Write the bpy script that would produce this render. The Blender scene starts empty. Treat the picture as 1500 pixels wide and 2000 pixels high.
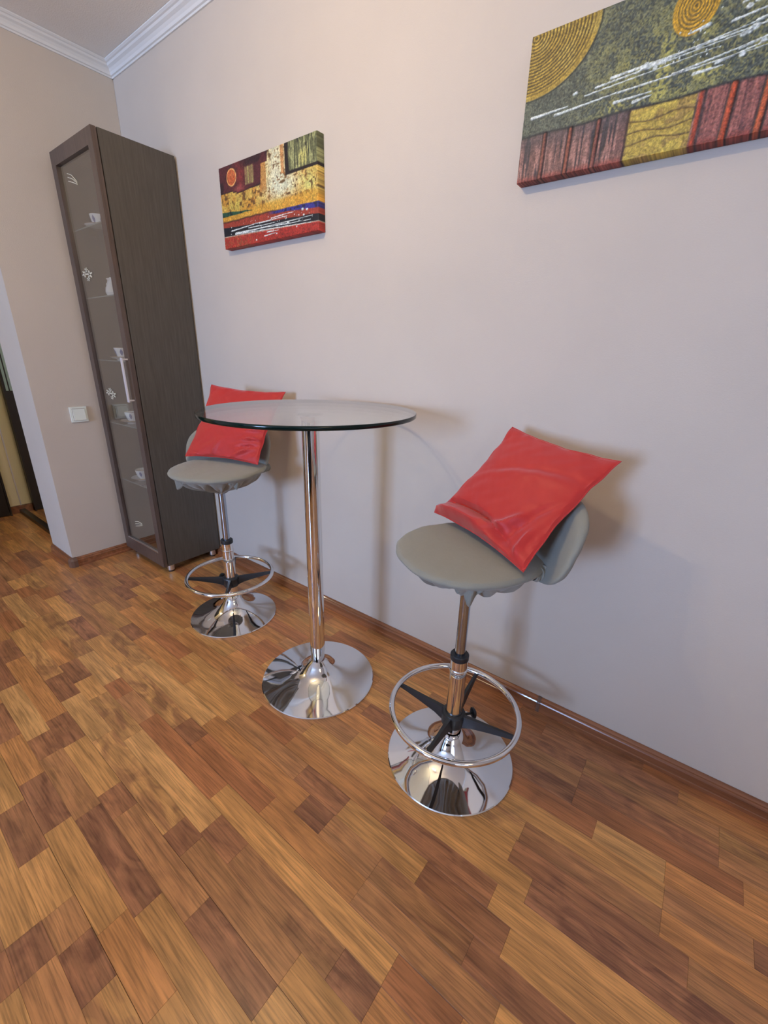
import bpy, bmesh, math, random
import numpy as np
from mathutils import Vector, Matrix

C = bpy.context.scene.collection
SC = bpy.context.scene
PI = math.pi

# ------------------------------------------------------------------ camera
CAM = (2.8204, -1.3624, 1.2199)
FW = Vector((-0.56229415, 0.75291346, -0.34197459))
RT = Vector((0.79521197, 0.60576682, 0.02616262))
UP = Vector((-0.22685505, 0.25723119, 0.93934493))
cd = bpy.data.cameras.new('camera')
cam = bpy.data.objects.new('camera', cd)
C.objects.link(cam)
cd.sensor_fit = 'HORIZONTAL'
cd.sensor_width = 36.0
cd.lens = 829.76 / 1500 * 36.0
cd.clip_start = 0.02
cam.matrix_world = Matrix(((RT.x, UP.x, -FW.x, CAM[0]), (RT.y, UP.y, -FW.y, CAM[1]),
                           (RT.z, UP.z, -FW.z, CAM[2]), (0, 0, 0, 1)))
SC.camera = cam

# ------------------------------------------------------------------ light and exposure
SC.view_settings.view_transform = 'Standard'
SC.view_settings.look = 'None'
SC.view_settings.gamma = 1
SC.view_settings.exposure = -0.64
SC.view_settings.use_curve_mapping = False
w = bpy.data.worlds.new('sky')
SC.world = w
w.use_nodes = True
w.node_tree.nodes['Background'].inputs[0].default_value = (0.55, 0.7, 1.0, 1)
w.node_tree.nodes['Background'].inputs[1].default_value = 1.5


def area(name, loc, target, sx, sy, power, col):
    l = bpy.data.lights.new(name, 'AREA')
    l.shape = 'RECTANGLE'
    l.size = sx
    l.size_y = sy
    l.energy = power
    l.color = col
    o = bpy.data.objects.new(name, l)
    o.location = loc
    o.rotation_euler = (Vector(target) - Vector(loc)).to_track_quat('-Z', 'Y').to_euler()
    C.objects.link(o)
    return o


def point(name, loc, power, col, rad):
    l = bpy.data.lights.new(name, 'POINT')
    l.energy = power
    l.color = col
    l.shadow_soft_size = rad
    o = bpy.data.objects.new(name, l)
    o.location = loc
    C.objects.link(o)
    return o


HZ = 2.565                      # ceiling height
RX, RY = 5.2, -6.5              # room extent
WIN = (1.2, 2.35, 0.85, 2.15)   # window in the far wall: x0,x1,z0,z1
WIN_FILL = (-4.6, -2.6, 0.85, 2.2)   # window added in the side wall for fill: y0,y1,z0,z1
DAY = (0.42, 0.61, 1.0)
area('daylight_far', (1.775, RY - 0.10, 1.5), (1.775, 0, 1.3), 1.15, 1.3, 500, DAY)
area('side_fill', (RX + 0.10, -3.6, 1.5), (0, -3.0, 1.2), 2.0, 1.35, 18, (0.95, 0.97, 1.0))  # neutral fill, added together with its side window

# ------------------------------------------------------------------ materials
MATS = {}


def rgb(r, g, b):
    f = lambda c: (c / 255 / 12.92) if c / 255 <= 0.04045 else ((c / 255 + 0.055) / 1.055) ** 2.4
    return (f(r), f(g), f(b), 1)


def mat(name, col, rough=0.5, metal=0.0, spec=0.5, coat=0.0, bump=None, var=None, sheen=0.0):
    """principled; bump=(scale,strength,stretch), var=(scale,amount,stretch)"""
    m = bpy.data.materials.new(name)
    m.use_nodes = True
    n = m.node_tree.nodes
    L = m.node_tree.links
    b = n['Principled BSDF']
    b.inputs['Base Color'].default_value = col
    b.inputs['Roughness'].default_value = rough
    b.inputs['Metallic'].default_value = metal
    b.inputs['Specular IOR Level'].default_value = spec
    b.inputs['Coat Weight'].default_value = coat
    b.inputs['Sheen Weight'].default_value = sheen
    if bump or var:
        tc = n.new('ShaderNodeTexCoord')
    if var:
        mp = n.new('ShaderNodeMapping')
        mp.inputs['Scale'].default_value = var[2] if len(var) > 2 else (1, 1, 1)
        L.new(tc.outputs['Object'], mp.inputs[0])
        t = n.new('ShaderNodeTexNoise')
        t.inputs['Scale'].default_value = var[0]
        t.inputs['Detail'].default_value = 6
        L.new(mp.outputs[0], t.inputs['Vector'])
        mr = n.new('ShaderNodeMapRange')
        mr.inputs[1].default_value = 0.3
        mr.inputs[2].default_value = 0.7
        mr.inputs[3].default_value = 1 - var[1]
        mr.inputs[4].default_value = 1 + var[1]
        L.new(t.outputs[0], mr.inputs[0])
        mx = n.new('ShaderNodeVectorMath')
        mx.operation = 'SCALE'
        mx.inputs[0].default_value = col[:3]
        L.new(mr.outputs[0], mx.inputs['Scale'])
        L.new(mx.outputs[0], b.inputs['Base Color'])
    if bump:
        mp = n.new('ShaderNodeMapping')
        mp.inputs['Scale'].default_value = bump[2] if len(bump) > 2 else (1, 1, 1)
        L.new(tc.outputs['Object'], mp.inputs[0])
        t = n.new('ShaderNodeTexNoise')
        t.inputs['Scale'].default_value = bump[0]
        t.inputs['Detail'].default_value = 5
        L.new(mp.outputs[0], t.inputs['Vector'])
        bp = n.new('ShaderNodeBump')
        bp.inputs['Strength'].default_value = bump[1]
        bp.inputs['Distance'].default_value = 0.002
        L.new(t.outputs[0], bp.inputs['Height'])
        L.new(bp.outputs[0], b.inputs['Normal'])
    MATS[name] = m
    return m


def glassy(name, tint, ior=1.5, gain=1.0, rough=0.0):
    """clear pane: straight-through transmission plus fresnel reflection on either side"""
    m = bpy.data.materials.new(name)
    m.use_nodes = True
    n = m.node_tree.nodes
    L = m.node_tree.links
    for x in list(n):
        n.remove(x)
    out = n.new('ShaderNodeOutputMaterial')
    mix = n.new('ShaderNodeMixShader')
    tr = n.new('ShaderNodeBsdfTransparent')
    tr.inputs[0].default_value = tint
    gl = n.new('ShaderNodeBsdfGlossy')
    gl.inputs['Roughness'].default_value = rough
    gl.inputs['Color'].default_value = (1, 1, 1, 1)
    fr = n.new('ShaderNodeFresnel')
    ge = n.new('ShaderNodeNewGeometry')
    mi = n.new('ShaderNodeMapRange')      # backfacing -> 1/ior, so both faces reflect as glass in air
    mi.inputs[3].default_value = ior
    mi.inputs[4].default_value = 1 / ior
    L.new(ge.outputs['Backfacing'], mi.inputs[0])
    L.new(mi.outputs[0], fr.inputs['IOR'])
    mu = n.new('ShaderNodeMath')
    mu.operation = 'MULTIPLY'
    mu.use_clamp = True
    mu.inputs[1].default_value = gain
    L.new(fr.outputs[0], mu.inputs[0])
    L.new(mu.outputs[0], mix.inputs[0])
    L.new(tr.outputs[0], mix.inputs[1])
    L.new(gl.outputs[0], mix.inputs[2])
    L.new(mix.outputs[0], out.inputs[0])
    return m


def attr_mat(name, rough=0.5, attr='tone', coat=0.0, bump=None):
    m = mat(name, (1, 1, 1, 1), rough, coat=coat, bump=bump)
    n = m.node_tree.nodes
    a = n.new('ShaderNodeAttribute')
    a.attribute_name = attr
    m.node_tree.links.new(a.outputs['Color'], n['Principled BSDF'].inputs['Base Color'])
    return m


M_WALL = mat('wall_paper', rgb(205, 195, 185), 0.75, spec=0.25, bump=(260, 0.22), var=(3.0, 0.025))
M_CEIL = mat('ceiling_plaster', rgb(243, 240, 236), 0.9, spec=0.1, bump=(180, 0.6))
M_CORN = mat('cornice_white', rgb(226, 228, 230), 0.6, spec=0.3)
M_HALL = mat('hall_paint', rgb(240, 226, 184), 0.7, spec=0.2, bump=(200, 0.15))
M_BASE = mat('baseboard_wood', rgb(142, 90, 60), 0.22, spec=0.6, coat=0.5, var=(14, 0.35, (0.12, 3, 3)))
M_CAPS = mat('baseboard_cap', rgb(112, 84, 70), 0.35, spec=0.5)
M_WENGE = mat('wenge_veneer', rgb(84, 79, 73), 0.45, spec=0.4, var=(22, 0.16, (5, 5, 0.3)), bump=(60, 0.25, (6, 6, 0.2)))
M_WENGE2 = mat('wenge_frame', rgb(86, 72, 66), 0.35, spec=0.5, var=(26, 0.25, (5, 5, 0.22)))
M_DARK = mat('dark_gap', (0.01, 0.009, 0.008, 1), 0.8)
M_CHROME = mat('chrome', (0.86, 0.87, 0.89, 1), 0.045, 1.0)
M_STEEL = mat('brushed_steel', (0.80, 0.80, 0.82, 1), 0.32, 1.0)
M_BLACK = mat('black_plastic', (0.018, 0.021, 0.026, 1), 0.38, spec=0.5)
M_TAUPE = mat('taupe_cloth', rgb(140, 139, 130), 0.92, spec=0.15, sheen=0.25, bump=(45, 0.35), var=(900, 0.05))
M_RED = mat('red_satin', rgb(184, 40, 38), 0.5, spec=0.35, sheen=0.3, bump=(700, 0.12))
M_SWITCH = mat('switch_plastic', rgb(236, 242, 234), 0.3, spec=0.5)
M_CHINA = mat('white_china', rgb(238, 240, 242), 0.12, spec=0.6)
M_GOLDL = mat('gilt_rim', rgb(214, 160, 70), 0.25, 0.8)
M_BLUEP = mat('blue_print', rgb(70, 84, 150), 0.3)
M_DECAL = mat('frosted_decal', rgb(214, 210, 190), 0.6)
M_GLASS = glassy('table_glass', (0.93, 0.96, 0.94, 1), 1.52, 1.25)
M_GEDGE = mat('glass_edge', (0.002, 0.012, 0.010, 1), 0.12, spec=0.35)
M_DOORG = glassy('door_glass', (0.95, 0.95, 0.93, 1), 1.95, 1.12)
M_SHELF = glassy('shelf_glass', (0.86, 0.92, 0.9, 1), 1.6, 1.2)
M_SHEDGE = mat('shelf_edge', rgb(118, 134, 130), 0.2, spec=0.6)
M_HANDLE = mat('handle_satin', rgb(222, 220, 226), 0.35, 0.3)
M_PISTON = mat('piston_steel', (0.42, 0.48, 0.58, 1), 0.10, 1.0)
M_MIRROR = mat('mirror', (0.82, 0.84, 0.8, 1), 0.01, 1.0)
M_HDOOR = mat('dark_door', rgb(40, 32, 28), 0.35, spec=0.5)
M_INSERT = mat('pale_glass_insert', rgb(170, 196, 196), 0.15, spec=0.6)
M_WHITE = mat('white_frame', rgb(232, 232, 230), 0.4)
M_PANE = glassy('window_pane', (0.97, 0.98, 0.98, 1), 1.5)
M_LAMP = mat('lamp_body', rgb(225, 222, 215), 0.4)
M_SOFA = mat('charcoal_upholstery', rgb(30, 30, 36), 0.85)

# ------------------------------------------------------------------ helpers


def obj(name, bm, m, parent=None, smooth=False, loc=None, bevel=0.0, segs=2, sharp=26):
    me = bpy.data.meshes.new(name)
    if bevel:
        bmesh.ops.bevel(bm, geom=[e for e in bm.edges if e.is_manifold and e.calc_face_angle(0) > 0.5], offset=bevel,
                        segments=segs, affect='EDGES', profile=0.6)
    bmesh.ops.recalc_face_normals(bm, faces=bm.faces)
    bm.to_mesh(me)
    bm.free()
    if isinstance(m, (list, tuple)):
        for x in m:
            me.materials.append(x)
    else:
        me.materials.append(m)
    if smooth:
        for p in me.polygons:
            p.use_smooth = True
        try:
            me.set_sharp_from_angle(angle=math.radians(sharp))
        except Exception:
            pass
    o = bpy.data.objects.new(name, me)
    C.objects.link(o)
    if parent:
        o.parent = parent
    if loc:
        o.location = loc
    return o


def box(bm, x0, x1, y0, y1, z0, z1):
    v = [bm.verts.new(p) for p in ((x0, y0, z0), (x1, y0, z0), (x1, y1, z0), (x0, y1, z0),
                                   (x0, y0, z1), (x1, y0, z1), (x1, y1, z1), (x0, y1, z1))]
    for f in ((3, 2, 1, 0), (4, 5, 6, 7), (0, 1, 5, 4), (1, 2, 6, 5), (2, 3, 7, 6), (3, 0, 4, 7)):
        bm.faces.new([v[i] for i in f])
    return bm


def BX(*a):
    return box(bmesh.new(), *a)


def lathe(prof, n=64, bm=None, cx=0, cy=0, wob=None):
    """prof: list of (r,z); closes at r==0"""
    bm = bm or bmesh.new()
    rings = []
    for k, (r, z) in enumerate(prof):
        if r < 1e-6:
            rings.append([bm.verts.new((cx, cy, z))])
        else:
            rings.append([])
            for i in range(n):
                a = 2 * PI * i / n
                rr, zz = (r, z) if not wob else wob(a, k, r, z)
                rings[-1].append(bm.verts.new((cx + rr * math.cos(a), cy + rr * math.sin(a), zz)))
    for a, b in zip(rings, rings[1:]):
        if len(a) == 1 and len(b) == 1:
            continue
        for i in range(n):
            j = (i + 1) % n
            if len(a) == 1:
                bm.faces.new((a[0], b[i], b[j]))
            elif len(b) == 1:
                bm.faces.new((a[i], b[0], a[j]))
            else:
                bm.faces.new((a[i], b[i], b[j], a[j]))
    return bm


def tube(path, r, n=12, closed=False, bm=None, rads=None):
    bm = bm or bmesh.new()
    P = [Vector(p) for p in path]
    rings = []
    N = len(P)
    prev = None
    for i, p in enumerate(P):
        if closed:
            t = (P[(i + 1) % N] - P[i - 1]).normalized()
        else:
            t = (P[min(i + 1, N - 1)] - P[max(i - 1, 0)]).normalized()
        if prev is None:
            a = Vector((0, 0, 1)) if abs(t.z) < 0.9 else Vector((1, 0, 0))
            u = t.cross(a).normalized()
        else:
            u = (prev - t * prev.dot(t)).normalized()
        prev = u
        v = t.cross(u)
        rr = rads[i] if rads else r
        rings.append([bm.verts.new(p + (u * math.cos(2 * PI * k / n) + v * math.sin(2 * PI * k / n)) * rr) for k in range(n)])
    pairs = list(zip(rings, rings[1:])) + ([(rings[-1], rings[0])] if closed else [])
    for a, b in pairs:
        for k in range(n):
            j = (k + 1) % n
            bm.faces.new((a[k], b[k], b[j], a[j]))
    if not closed:
        bm.faces.new(rings[0][::-1])
        bm.faces.new(rings[-1])
    return bm


def grid(f, nu, nv, bm=None, closed_u=False):
    bm = bm or bmesh.new()
    V = [[bm.verts.new(f(i / (nu if closed_u else nu - 1), j / (nv - 1))) for j in range(nv)] for i in range(nu)]
    for i in range(nu if closed_u else nu - 1):
        for j in range(nv - 1):
            a = (i + 1) % nu
            bm.faces.new((V[i][j], V[a][j], V[a][j + 1], V[i][j + 1]))
    return bm


def thing(name, label, cat, loc=(0, 0, 0), rz=0.0, group=None):
    o = bpy.data.objects.new(name, None)
    o.empty_display_size = 0.1
    C.objects.link(o)
    o.location = loc
    o.rotation_euler = (0, 0, rz)
    return tag(o, label, cat, group)


def tag(o, label, cat, group=None):
    o['label'] = label
    o['category'] = cat
    if group:
        o['group'] = group
    return o


def struct(o, label=None, cat=None):
    o['kind'] = 'structure'
    if label:
        o['label'] = label
    if cat:
        o['category'] = cat
    return o


def extrude_profile(prof, a, b, axis, bm=None):
    """prof points (d,z): d = distance off the wall. axis 'x': wall y=0, room -y ; 'y': wall x=0, room +x"""
    bm = bm or bmesh.new()
    A, B = [], []
    for d, z in prof:
        if axis == 'x':
            A.append(bm.verts.new((a[0], a[1] - d, z)))
            B.append(bm.verts.new((b[0], b[1] - d, z)))
        else:
            A.append(bm.verts.new((a[0] + d, a[1], z)))
            B.append(bm.verts.new((b[0] + d, b[1], z)))
    n = len(prof)
    for i in range(n):
        j = (i + 1) % n
        bm.faces.new((A[i], A[j], B[j], B[i]))
    bm.faces.new(A)
    bm.faces.new(B[::-1])
    return bm


# ------------------------------------------------------------------ room shell
T = 0.12
HX = -1.33          # far wall of the hallway
LY = -0.655         # end of the left wall stub
HY = -1.95          # other side of the hallway opening


def wall(name, *b, m=M_WALL, label=None):
    return struct(obj(name, BX(*b), m), label, 'wall')


wall('wall_right', -1.45, RX + T, 0, T, -0.05, HZ + 0.06, label='long pinkish wall behind the stools, carrying both paintings')
wall('wall_left', -0.33, 0, LY, -0.001, 0, HZ, label='beige wall stub beside the cabinet, with the light switch')
wall('wall_back', -0.33, 0, RY, HY, 0, HZ)
wall('wall_hall', HX - T, HX, -3.0, -0.001, 0, HZ, m=M_HALL, label='yellow hallway wall seen past the wall end')
wall('wall_hall_side', HX, -0.335, -3.0, -2.9, 0, HZ, m=M_HALL)
# far wall with window opening
bm = bmesh.new()
x0, x1, z0, z1 = WIN
box(bm, -0.34, x0, RY - T, RY - 0.001, 0, HZ)
box(bm, x1, RX, RY - T, RY - 0.001, 0, HZ)
box(bm, x0, x1, RY - T, RY - 0.001, 0, z0)
box(bm, x0, x1, RY - T, RY - 0.001, z1, HZ)
struct(obj('wall_front', bm, M_WALL), None, 'wall')
bm = bmesh.new()
y0, y1, z0, z1 = WIN_FILL
box(bm, RX, RX + T, RY - T, y0, 0, HZ)
box(bm, RX, RX + T, y1, -0.001, 0, HZ)
box(bm, RX, RX + T, y0, y1, 0, z0)
box(bm, RX, RX + T, y0, y1, z1, HZ)
struct(obj('wall_side', bm, M_WALL), None, 'wall')
struct(obj('ceiling', BX(-1.45, RX + T, RY - T, 0, HZ + 0.001, HZ + 0.06), M_CEIL), 'grey textured ceiling', 'ceiling')


def window(name, axis, a0, a1, z0, z1, pos):
    t = thing(name, 'white framed window outside the view', 'window')
    t['kind'] = 'structure'
    bm = bmesh.new()
    f = 0.05

    def b(u0, u1, w0, w1, d0=-0.07, d1=-0.02):
        if axis == 'x':
            box(bm, u0, u1, pos + d0, pos + d1, w0, w1)
        else:
            box(bm, pos - d1, pos - d0, u0, u1, w0, w1)
    b(a0, a1, z0, z0 + f)
    b(a0, a1, z1 - f, z1)
    b(a0, a0 + f, z0 + f, z1 - f)
    b(a1 - f, a1, z0 + f, z1 - f)
    mid = (a0 + a1) / 2
    b(mid - 0.03, mid + 0.03, z0 + f, z1 - f)
    obj('window_frame', bm, M_WHITE, t)
    for (p, q) in ((a0 + f, mid - 0.03), (mid + 0.03, a1 - f)):
        bm = bmesh.new()
        b(p, q, z0 + f, z1 - f, -0.048, -0.044)
        obj('pane', bm, M_PANE, t)
    return t


window('window_1', 'x', WIN[0], WIN[1], WIN[2], WIN[3], RY)
window('added_window', 'y', WIN_FILL[0], WIN_FILL[1], WIN_FILL[2], WIN_FILL[3], RX)

# cornice: stepped cove, seen at the top left
pr = 0.050
cb = 2.514
corn = [(0, cb), (0.006, cb), (0.008, cb + 0.006), (0.014, cb + 0.008), (0.017, cb + 0.018), (0.024, cb + 0.027), (0.034, cb + 0.033),
        (0.038, cb + 0.040), (0.044, cb + 0.042), (0.050, cb + 0.047), (0.050, HZ), (0, HZ)]
struct(obj('trim_1', extrude_profile(corn, (0, 0), (RX, 0), 'x'), M_CORN, smooth=False), 'white stepped cornice along the top of the pinkish wall', 'cornice')
struct(obj('trim_2', extrude_profile(corn, (0, LY), (0, -0.0005), 'y'), M_CORN), 'white stepped cornice along the top of the beige wall', 'cornice')

# baseboards
bb = [(0, 0), (0.019, 0), (0.019, 0.012), (0.0165, 0.014), (0.0165, 0.034), (0.0175, 0.036), (0.0155, 0.040), (0.012, 0.043), (0.012, 0.047), (0.008, 0.051), (0.004, 0.0535), (0, 0.054)]
b1 = struct(obj('baseboard_right', extrude_profile(bb, (0.0195, -0.0005), (RX, -0.0005), 'x'), M_BASE), 'brown wooden baseboard under the pinkish wall', 'baseboard')
b2 = struct(obj('baseboard_left', extrude_profile(bb, (0.0005, LY + 0.012), (0.0005, -0.0005), 'y'), M_BASE), 'brown wooden baseboard under the beige wall', 'baseboard')
b3 = struct(obj('baseboard_end', extrude_profile(bb, (-0.325, LY - 0.0005), (-0.006, LY - 0.0005), 'x'), M_BASE), 'reddish baseboard wrapping the end of the beige wall', 'baseboard')
bcap = [(d * 1.15 + (0.0006 if d else 0), z * 1.02 + (0.0004 if z else 0)) for d, z in bb]
for xx in (2.552, 4.35):
    obj('joint_clip', extrude_profile(bcap, (xx - 0.006, -0.0004), (xx + 0.006, -0.0004), 'x'), M_CAPS, b1)
bm = bmesh.new()
pr_c = [(0.024, 0), (0.024, 0.040), (0.016, 0.052), (0.004, 0.0565)]
rings = []
for d, z in pr_c:
    ring = [(-0.012, LY - d), (0.004, LY - d), (d * 0.75, LY - d * 0.75), (d, LY - 0.004), (d, LY + 0.016)]
    rings.append([bm.verts.new((a, b, z)) for a, b in ring])
for a, b in zip(rings, rings[1:]):
    for i in range(4):
        bm.faces.new((a[i], a[i + 1], b[i + 1], b[i]))
for ring in (rings[-1],):
    c1 = bm.verts.new((-0.012, LY, 0.0565))
    c2 = bm.verts.new((0.0, LY, 0.0565))
    c3 = bm.verts.new((0.0, LY + 0.016, 0.0565))
    bm.faces.new((ring[0], ring[1], c2, c1))
    bm.faces.new((ring[1], ring[2], ring[3], c2))
    bm.faces.new((ring[3], ring[4], c3, c2))
obj('corner_cap', bm, M_CAPS, b2)
struct(obj('baseboard_hall', BX(HX, HX + 0.015, -0.635, -0.535, 0, 0.06), M_BASE), 'short baseboard in the hallway', 'baseboard')

# ------------------------------------------------------------------ floor: laminate strips, each a plank of its own where the camera sees it
def floor_mat():
    m = mat('laminate', (1, 1, 1, 1), 0.30, spec=0.5)
    n = m.node_tree.nodes
    L = m.node_tree.links
    b = n['Principled BSDF']
    at = n.new('ShaderNodeAttribute')
    at.attribute_name = 'tone'
    a2 = n.new('ShaderNodeAttribute')
    a2.attribute_name = 'seed'
    geo = n.new('ShaderNodeNewGeometry')
    off = n.new('ShaderNodeVectorMath')
    off.operation = 'ADD'
    L.new(geo.outputs['Position'], off.inputs[0])
    L.new(a2.outputs['Vector'], off.inputs[1])

    def noise(scale, stretch, detail, dist=0.0):
        mp = n.new('ShaderNodeMapping')
        mp.inputs['Scale'].default_value = stretch
        L.new(off.outputs[0], mp.inputs[0])
        t = n.new('ShaderNodeTexNoise')
        t.inputs['Scale'].default_value = scale
        t.inputs['Detail'].default_value = detail
        t.inputs['Distortion'].default_value = dist
        L.new(mp.outputs[0], t.inputs['Vector'])
        return t

    def ramp(src, a, bb, lo, hi):
        r = n.new('ShaderNodeMapRange')
        r.inputs[1].default_value = a
        r.inputs[2].default_value = bb
        r.inputs[3].default_value = lo
        r.inputs[4].default_value = hi
        L.new(src, r.inputs[0])
        return r.outputs[0]

    def mul(a, bb):
        q = n.new('ShaderNodeMath')
        q.operation = 'MULTIPLY'
        L.new(a, q.inputs[0])
        L.new(bb, q.inputs[1])
        return q.outputs[0]
    grain = ramp(noise(34, (0.11, 1.6, 1), 6, 0.4).outputs[0], 0.32, 0.68, 0.76, 1.18)
    fine = ramp(noise(210, (0.05, 1.4, 1), 3).outputs[0], 0.34, 0.56, 0.68, 1.07)
    broad = ramp(noise(7, (0.5, 2.2, 1), 4, 1.5).outputs[0], 0.3, 0.7, 0.84, 1.14)
    sc = mul(mul(grain, fine), broad)
    # smoky mottles: where the block's alpha is high a swirly dark figure appears
    sm = noise(12, (0.6, 1.6, 1), 9, 1.6)
    smk = ramp(sm.outputs[0], 0.42, 0.62, 0.0, 1.0)
    al = mul(smk, at.outputs['Alpha'])
    vm = n.new('ShaderNodeVectorMath')
    vm.operation = 'SCALE'
    L.new(at.outputs['Color'], vm.inputs[0])
    L.new(sc, vm.inputs['Scale'])
    mx = n.new('ShaderNodeMix')
    mx.data_type = 'RGBA'
    L.new(al, mx.inputs[0])
    L.new(vm.outputs[0], mx.inputs[6])
    dk = n.new('ShaderNodeVectorMath')
    dk.operation = 'SCALE'
    dk.inputs[0].default_value = rgb(134, 88, 64)[:3]
    L.new(sc, dk.inputs['Scale'])
    L.new(dk.outputs[0], mx.inputs[7])
    L.new(mx.outputs[2], b.inputs['Base Color'])
    bp = n.new('ShaderNodeBump')
    bp.inputs['Strength'].default_value = 0.10
    bp.inputs['Distance'].default_value = 0.001
    L.new(noise(150, (0.08, 1.5, 1), 4).outputs[0], bp.inputs['Height'])
    L.new(bp.outputs[0], b.inputs['Normal'])
    return m


M_FLOOR = floor_mat()
M_SUB = mat('floor_underlay', rgb(60, 36, 22), 0.9)
floor = struct(obj('floor', BX(-1.45, RX + T, RY - T, T, -0.06, -0.008), M_SUB), 'brown and golden strip laminate floor', 'floor')

TONES = {  # sRGB tone, mottle
    'g': ((208, 153, 92), 0.1), 'G': ((212, 160, 100), 0.12), 'o': ((200, 140, 84), 0.2), 'm': ((190, 136, 88), 0.3),
    'r': ((180, 119, 76), 0.15), 'd': ((174, 120, 82), 0.65), 'k': ((168, 116, 82), 0.9), 'x': ((202, 150, 92), 0.65), 'b': ((184, 132, 86), 0.6)}
ROWS = {  # strips (pitch 64.7 mm) with the joints and tones read along the floor; '' = fill with a random block
    -6: [(1.60, 'b'), (1.87, 'd'), (1.965, 'G'), (2.30, 'm')],
    -5: [(1.55, 'g'), (1.87, 'k'), (1.965, 'm'), (2.20, 'b')],
    -4: [(1.10, 'g'), (1.50, 'd'), (1.702, 'g'), (1.872, 'm'), (1.972, 'k'), (2.10, 'x')],
    -3: [(0.55, 'o'), (1.00, 'd'), (1.216, 'o'), (1.44, 'k'), (1.657, 'g'), (2.0, 'o'), (2.22, 'g')],
    -2: [(0.62, 'd'), (0.924, 'G'), (1.27, 'd'), (1.385, 'm'), (1.68, 'k'), (2.030, 'g'), (2.40, 'b')],
    -1: [(0.56, 'd'), (0.748, 'o'), (1.223, 'd'), (1.390, 'g'), (1.655, 'd'), (1.760, 'm'), (2.128, 'k'), (2.376, 'G'), (2.545, 'o')],
    0: [(0.28, 'r'), (0.505, 'g'), (0.74, 'x'), (0.985, 'd'), (1.160, 'G'), (1.436, 'x'), (1.905, 'd'), (1.99, 'm'), (2.376, 'g'), (2.545, 'm')],
    1: [(0.46, 'g'), (0.70, 'o'), (0.930, 'd'), (1.09, 'g'), (1.23, 'x'), (1.511, 'G'), (1.978, 'd'), (2.10, 'b'), (2.446, 'k'), (2.545, 'o')],
    2: [(0.20, 'm'), (0.459, 'x'), (0.93, 'G'), (1.19, 'r'), (1.30, 'm'), (1.48, 'r'), (1.912, 'g'), (2.544, 'r'), (2.70, 'o')],
    3: [(0.30, 'g'), (0.60, 'k'), (0.833, 'g'), (1.10, 'x'), (1.591, 'd'), (1.70, 'r'), (2.057, 'o'), (2.399, 'm'), (2.75, 'g')],
    4: [(0.277, 'k'), (0.44, 'm'), (0.842, 'x'), (1.17, 'G'), (1.656, 'o'), (2.130, 'k'), (2.228, 'm'), (2.400, 'b'), (2.66, 'd'), (2.99, 'm')],
    5: [(0.02, 'o'), (0.22, 'm'), (0.54, 'g'), (0.846, 'd'), (0.99, 'o'), (1.42, 'g'), (1.70, 'm'), (2.055, 'd'), (2.232, 'g'), (2.498, 'd'), (2.72, 'g')],
    6: [(0.17, 'd'), (0.372, 'm'), (0.70, 'o'), (0.985, 'r'), (1.265, 'g'), (1.743, 'r'), (1.94, 'o'), (2.34, 'd'), (2.661, 'g'), (3.13, 'm')],
    7: [(0.10, 'm'), (0.44, 'k'), (0.62, 'o'), (0.80, 'g'), (1.10, 'o'), (1.46, 'b'), (1.69, 'm'), (1.95, 'g'), (2.727, 'k'), (3.13, 'g')],
    8: [(0.10, 'o'), (0.30, 'd'), (0.516, 'g'), (0.74, 'o'), (1.08, 'g'), (1.40, 'o'), (1.80, 'm'), (2.10, 'g'), (2.660, 'd'), (3.05, 'm')],
    9: [(0.15, 'g'), (0.42, 'm'), (0.70, 'r'), (0.950, 'o'), (1.20, 'm'), (1.415, 'r'), (1.56, 'g'), (1.95, 'o'), (2.25, 'x'), (2.664, 'b'), (2.993, 'o')],
    10: [(0.20, 'm'), (0.50, 'o'), (0.90, 'g'), (1.25, 'o'), (1.432, 'r'), (1.62, 'o'), (2.05, 'd'), (2.30, 'r'), (2.55, 'g'), (2.993, 'm'), (3.165, 'd')],
    11: [(0.1, 'o'), (0.42, 'g'), (0.76, 'r'), (1.1, 'o'), (1.5, 'm'), (1.9, 'g'), (2.35, 'r'), (2.822, 'G'), (2.99, 'o')],
    12: [(0.1, 'g'), (0.36, 'r'), (0.7, 'o'), (1.05, 'g'), (1.32, 'r'), (1.58, 'o'), (2.0, 'm'), (2.32, 'd'), (2.75, 'r'), (3.15, 'o')],
    13: [(0.2, 'o'), (0.5, 'm'), (0.85, 'r'), (1.2, 'o'), (1.62, 'r'), (1.84, 'g'), (2.2, 'm'), (2.750, 'd'), (3.1, 'm')],
    14: [(0.1, 'r'), (0.45, 'g'), (0.8, 'o'), (1.15, 'r'), (1.36, 'g'), (1.65, 'r'), (1.890, 'o'), (2.3, 'd'), (2.75, 'm')],
    15: [(0.1, 'o'), (0.4, 'm'), (0.9, 'g'), (1.25, 'r'), (1.55, 'o'), (1.935, 'm'), (2.3, 'r'), (2.6, 'd'), (3.0, 'o')],
    16: [(0.1, 'm'), (0.5, 'r'), (0.95, 'o'), (1.4, 'r'), (1.75, 'm'), (2.1, 'r'), (2.5, 'd'), (2.9, 'r')],
}
random.seed(11)
PITCH = 0.0647
Y0 = -1.087
blocks = []        # x0,x1,y0,y1,tone,mottle


def shade(t):
    c, mo = TONES[t]
    k = random.uniform(0.95, 1.05)
    col = rgb(*[min(255, v * k) for v in c])
    return col, mo


def add_fill(k, a, b, avoid=0):
    x = a
    while x < b - 0.03:
        ln = random.choice((0.14, 0.2, 0.26, 0.33, 0.45))
        e = x + ln
        if b - e < 0.1:
            e = b
        blocks.append([x, e, k, random.choice('ggGoommrdkxb')])
        x = e


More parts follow.
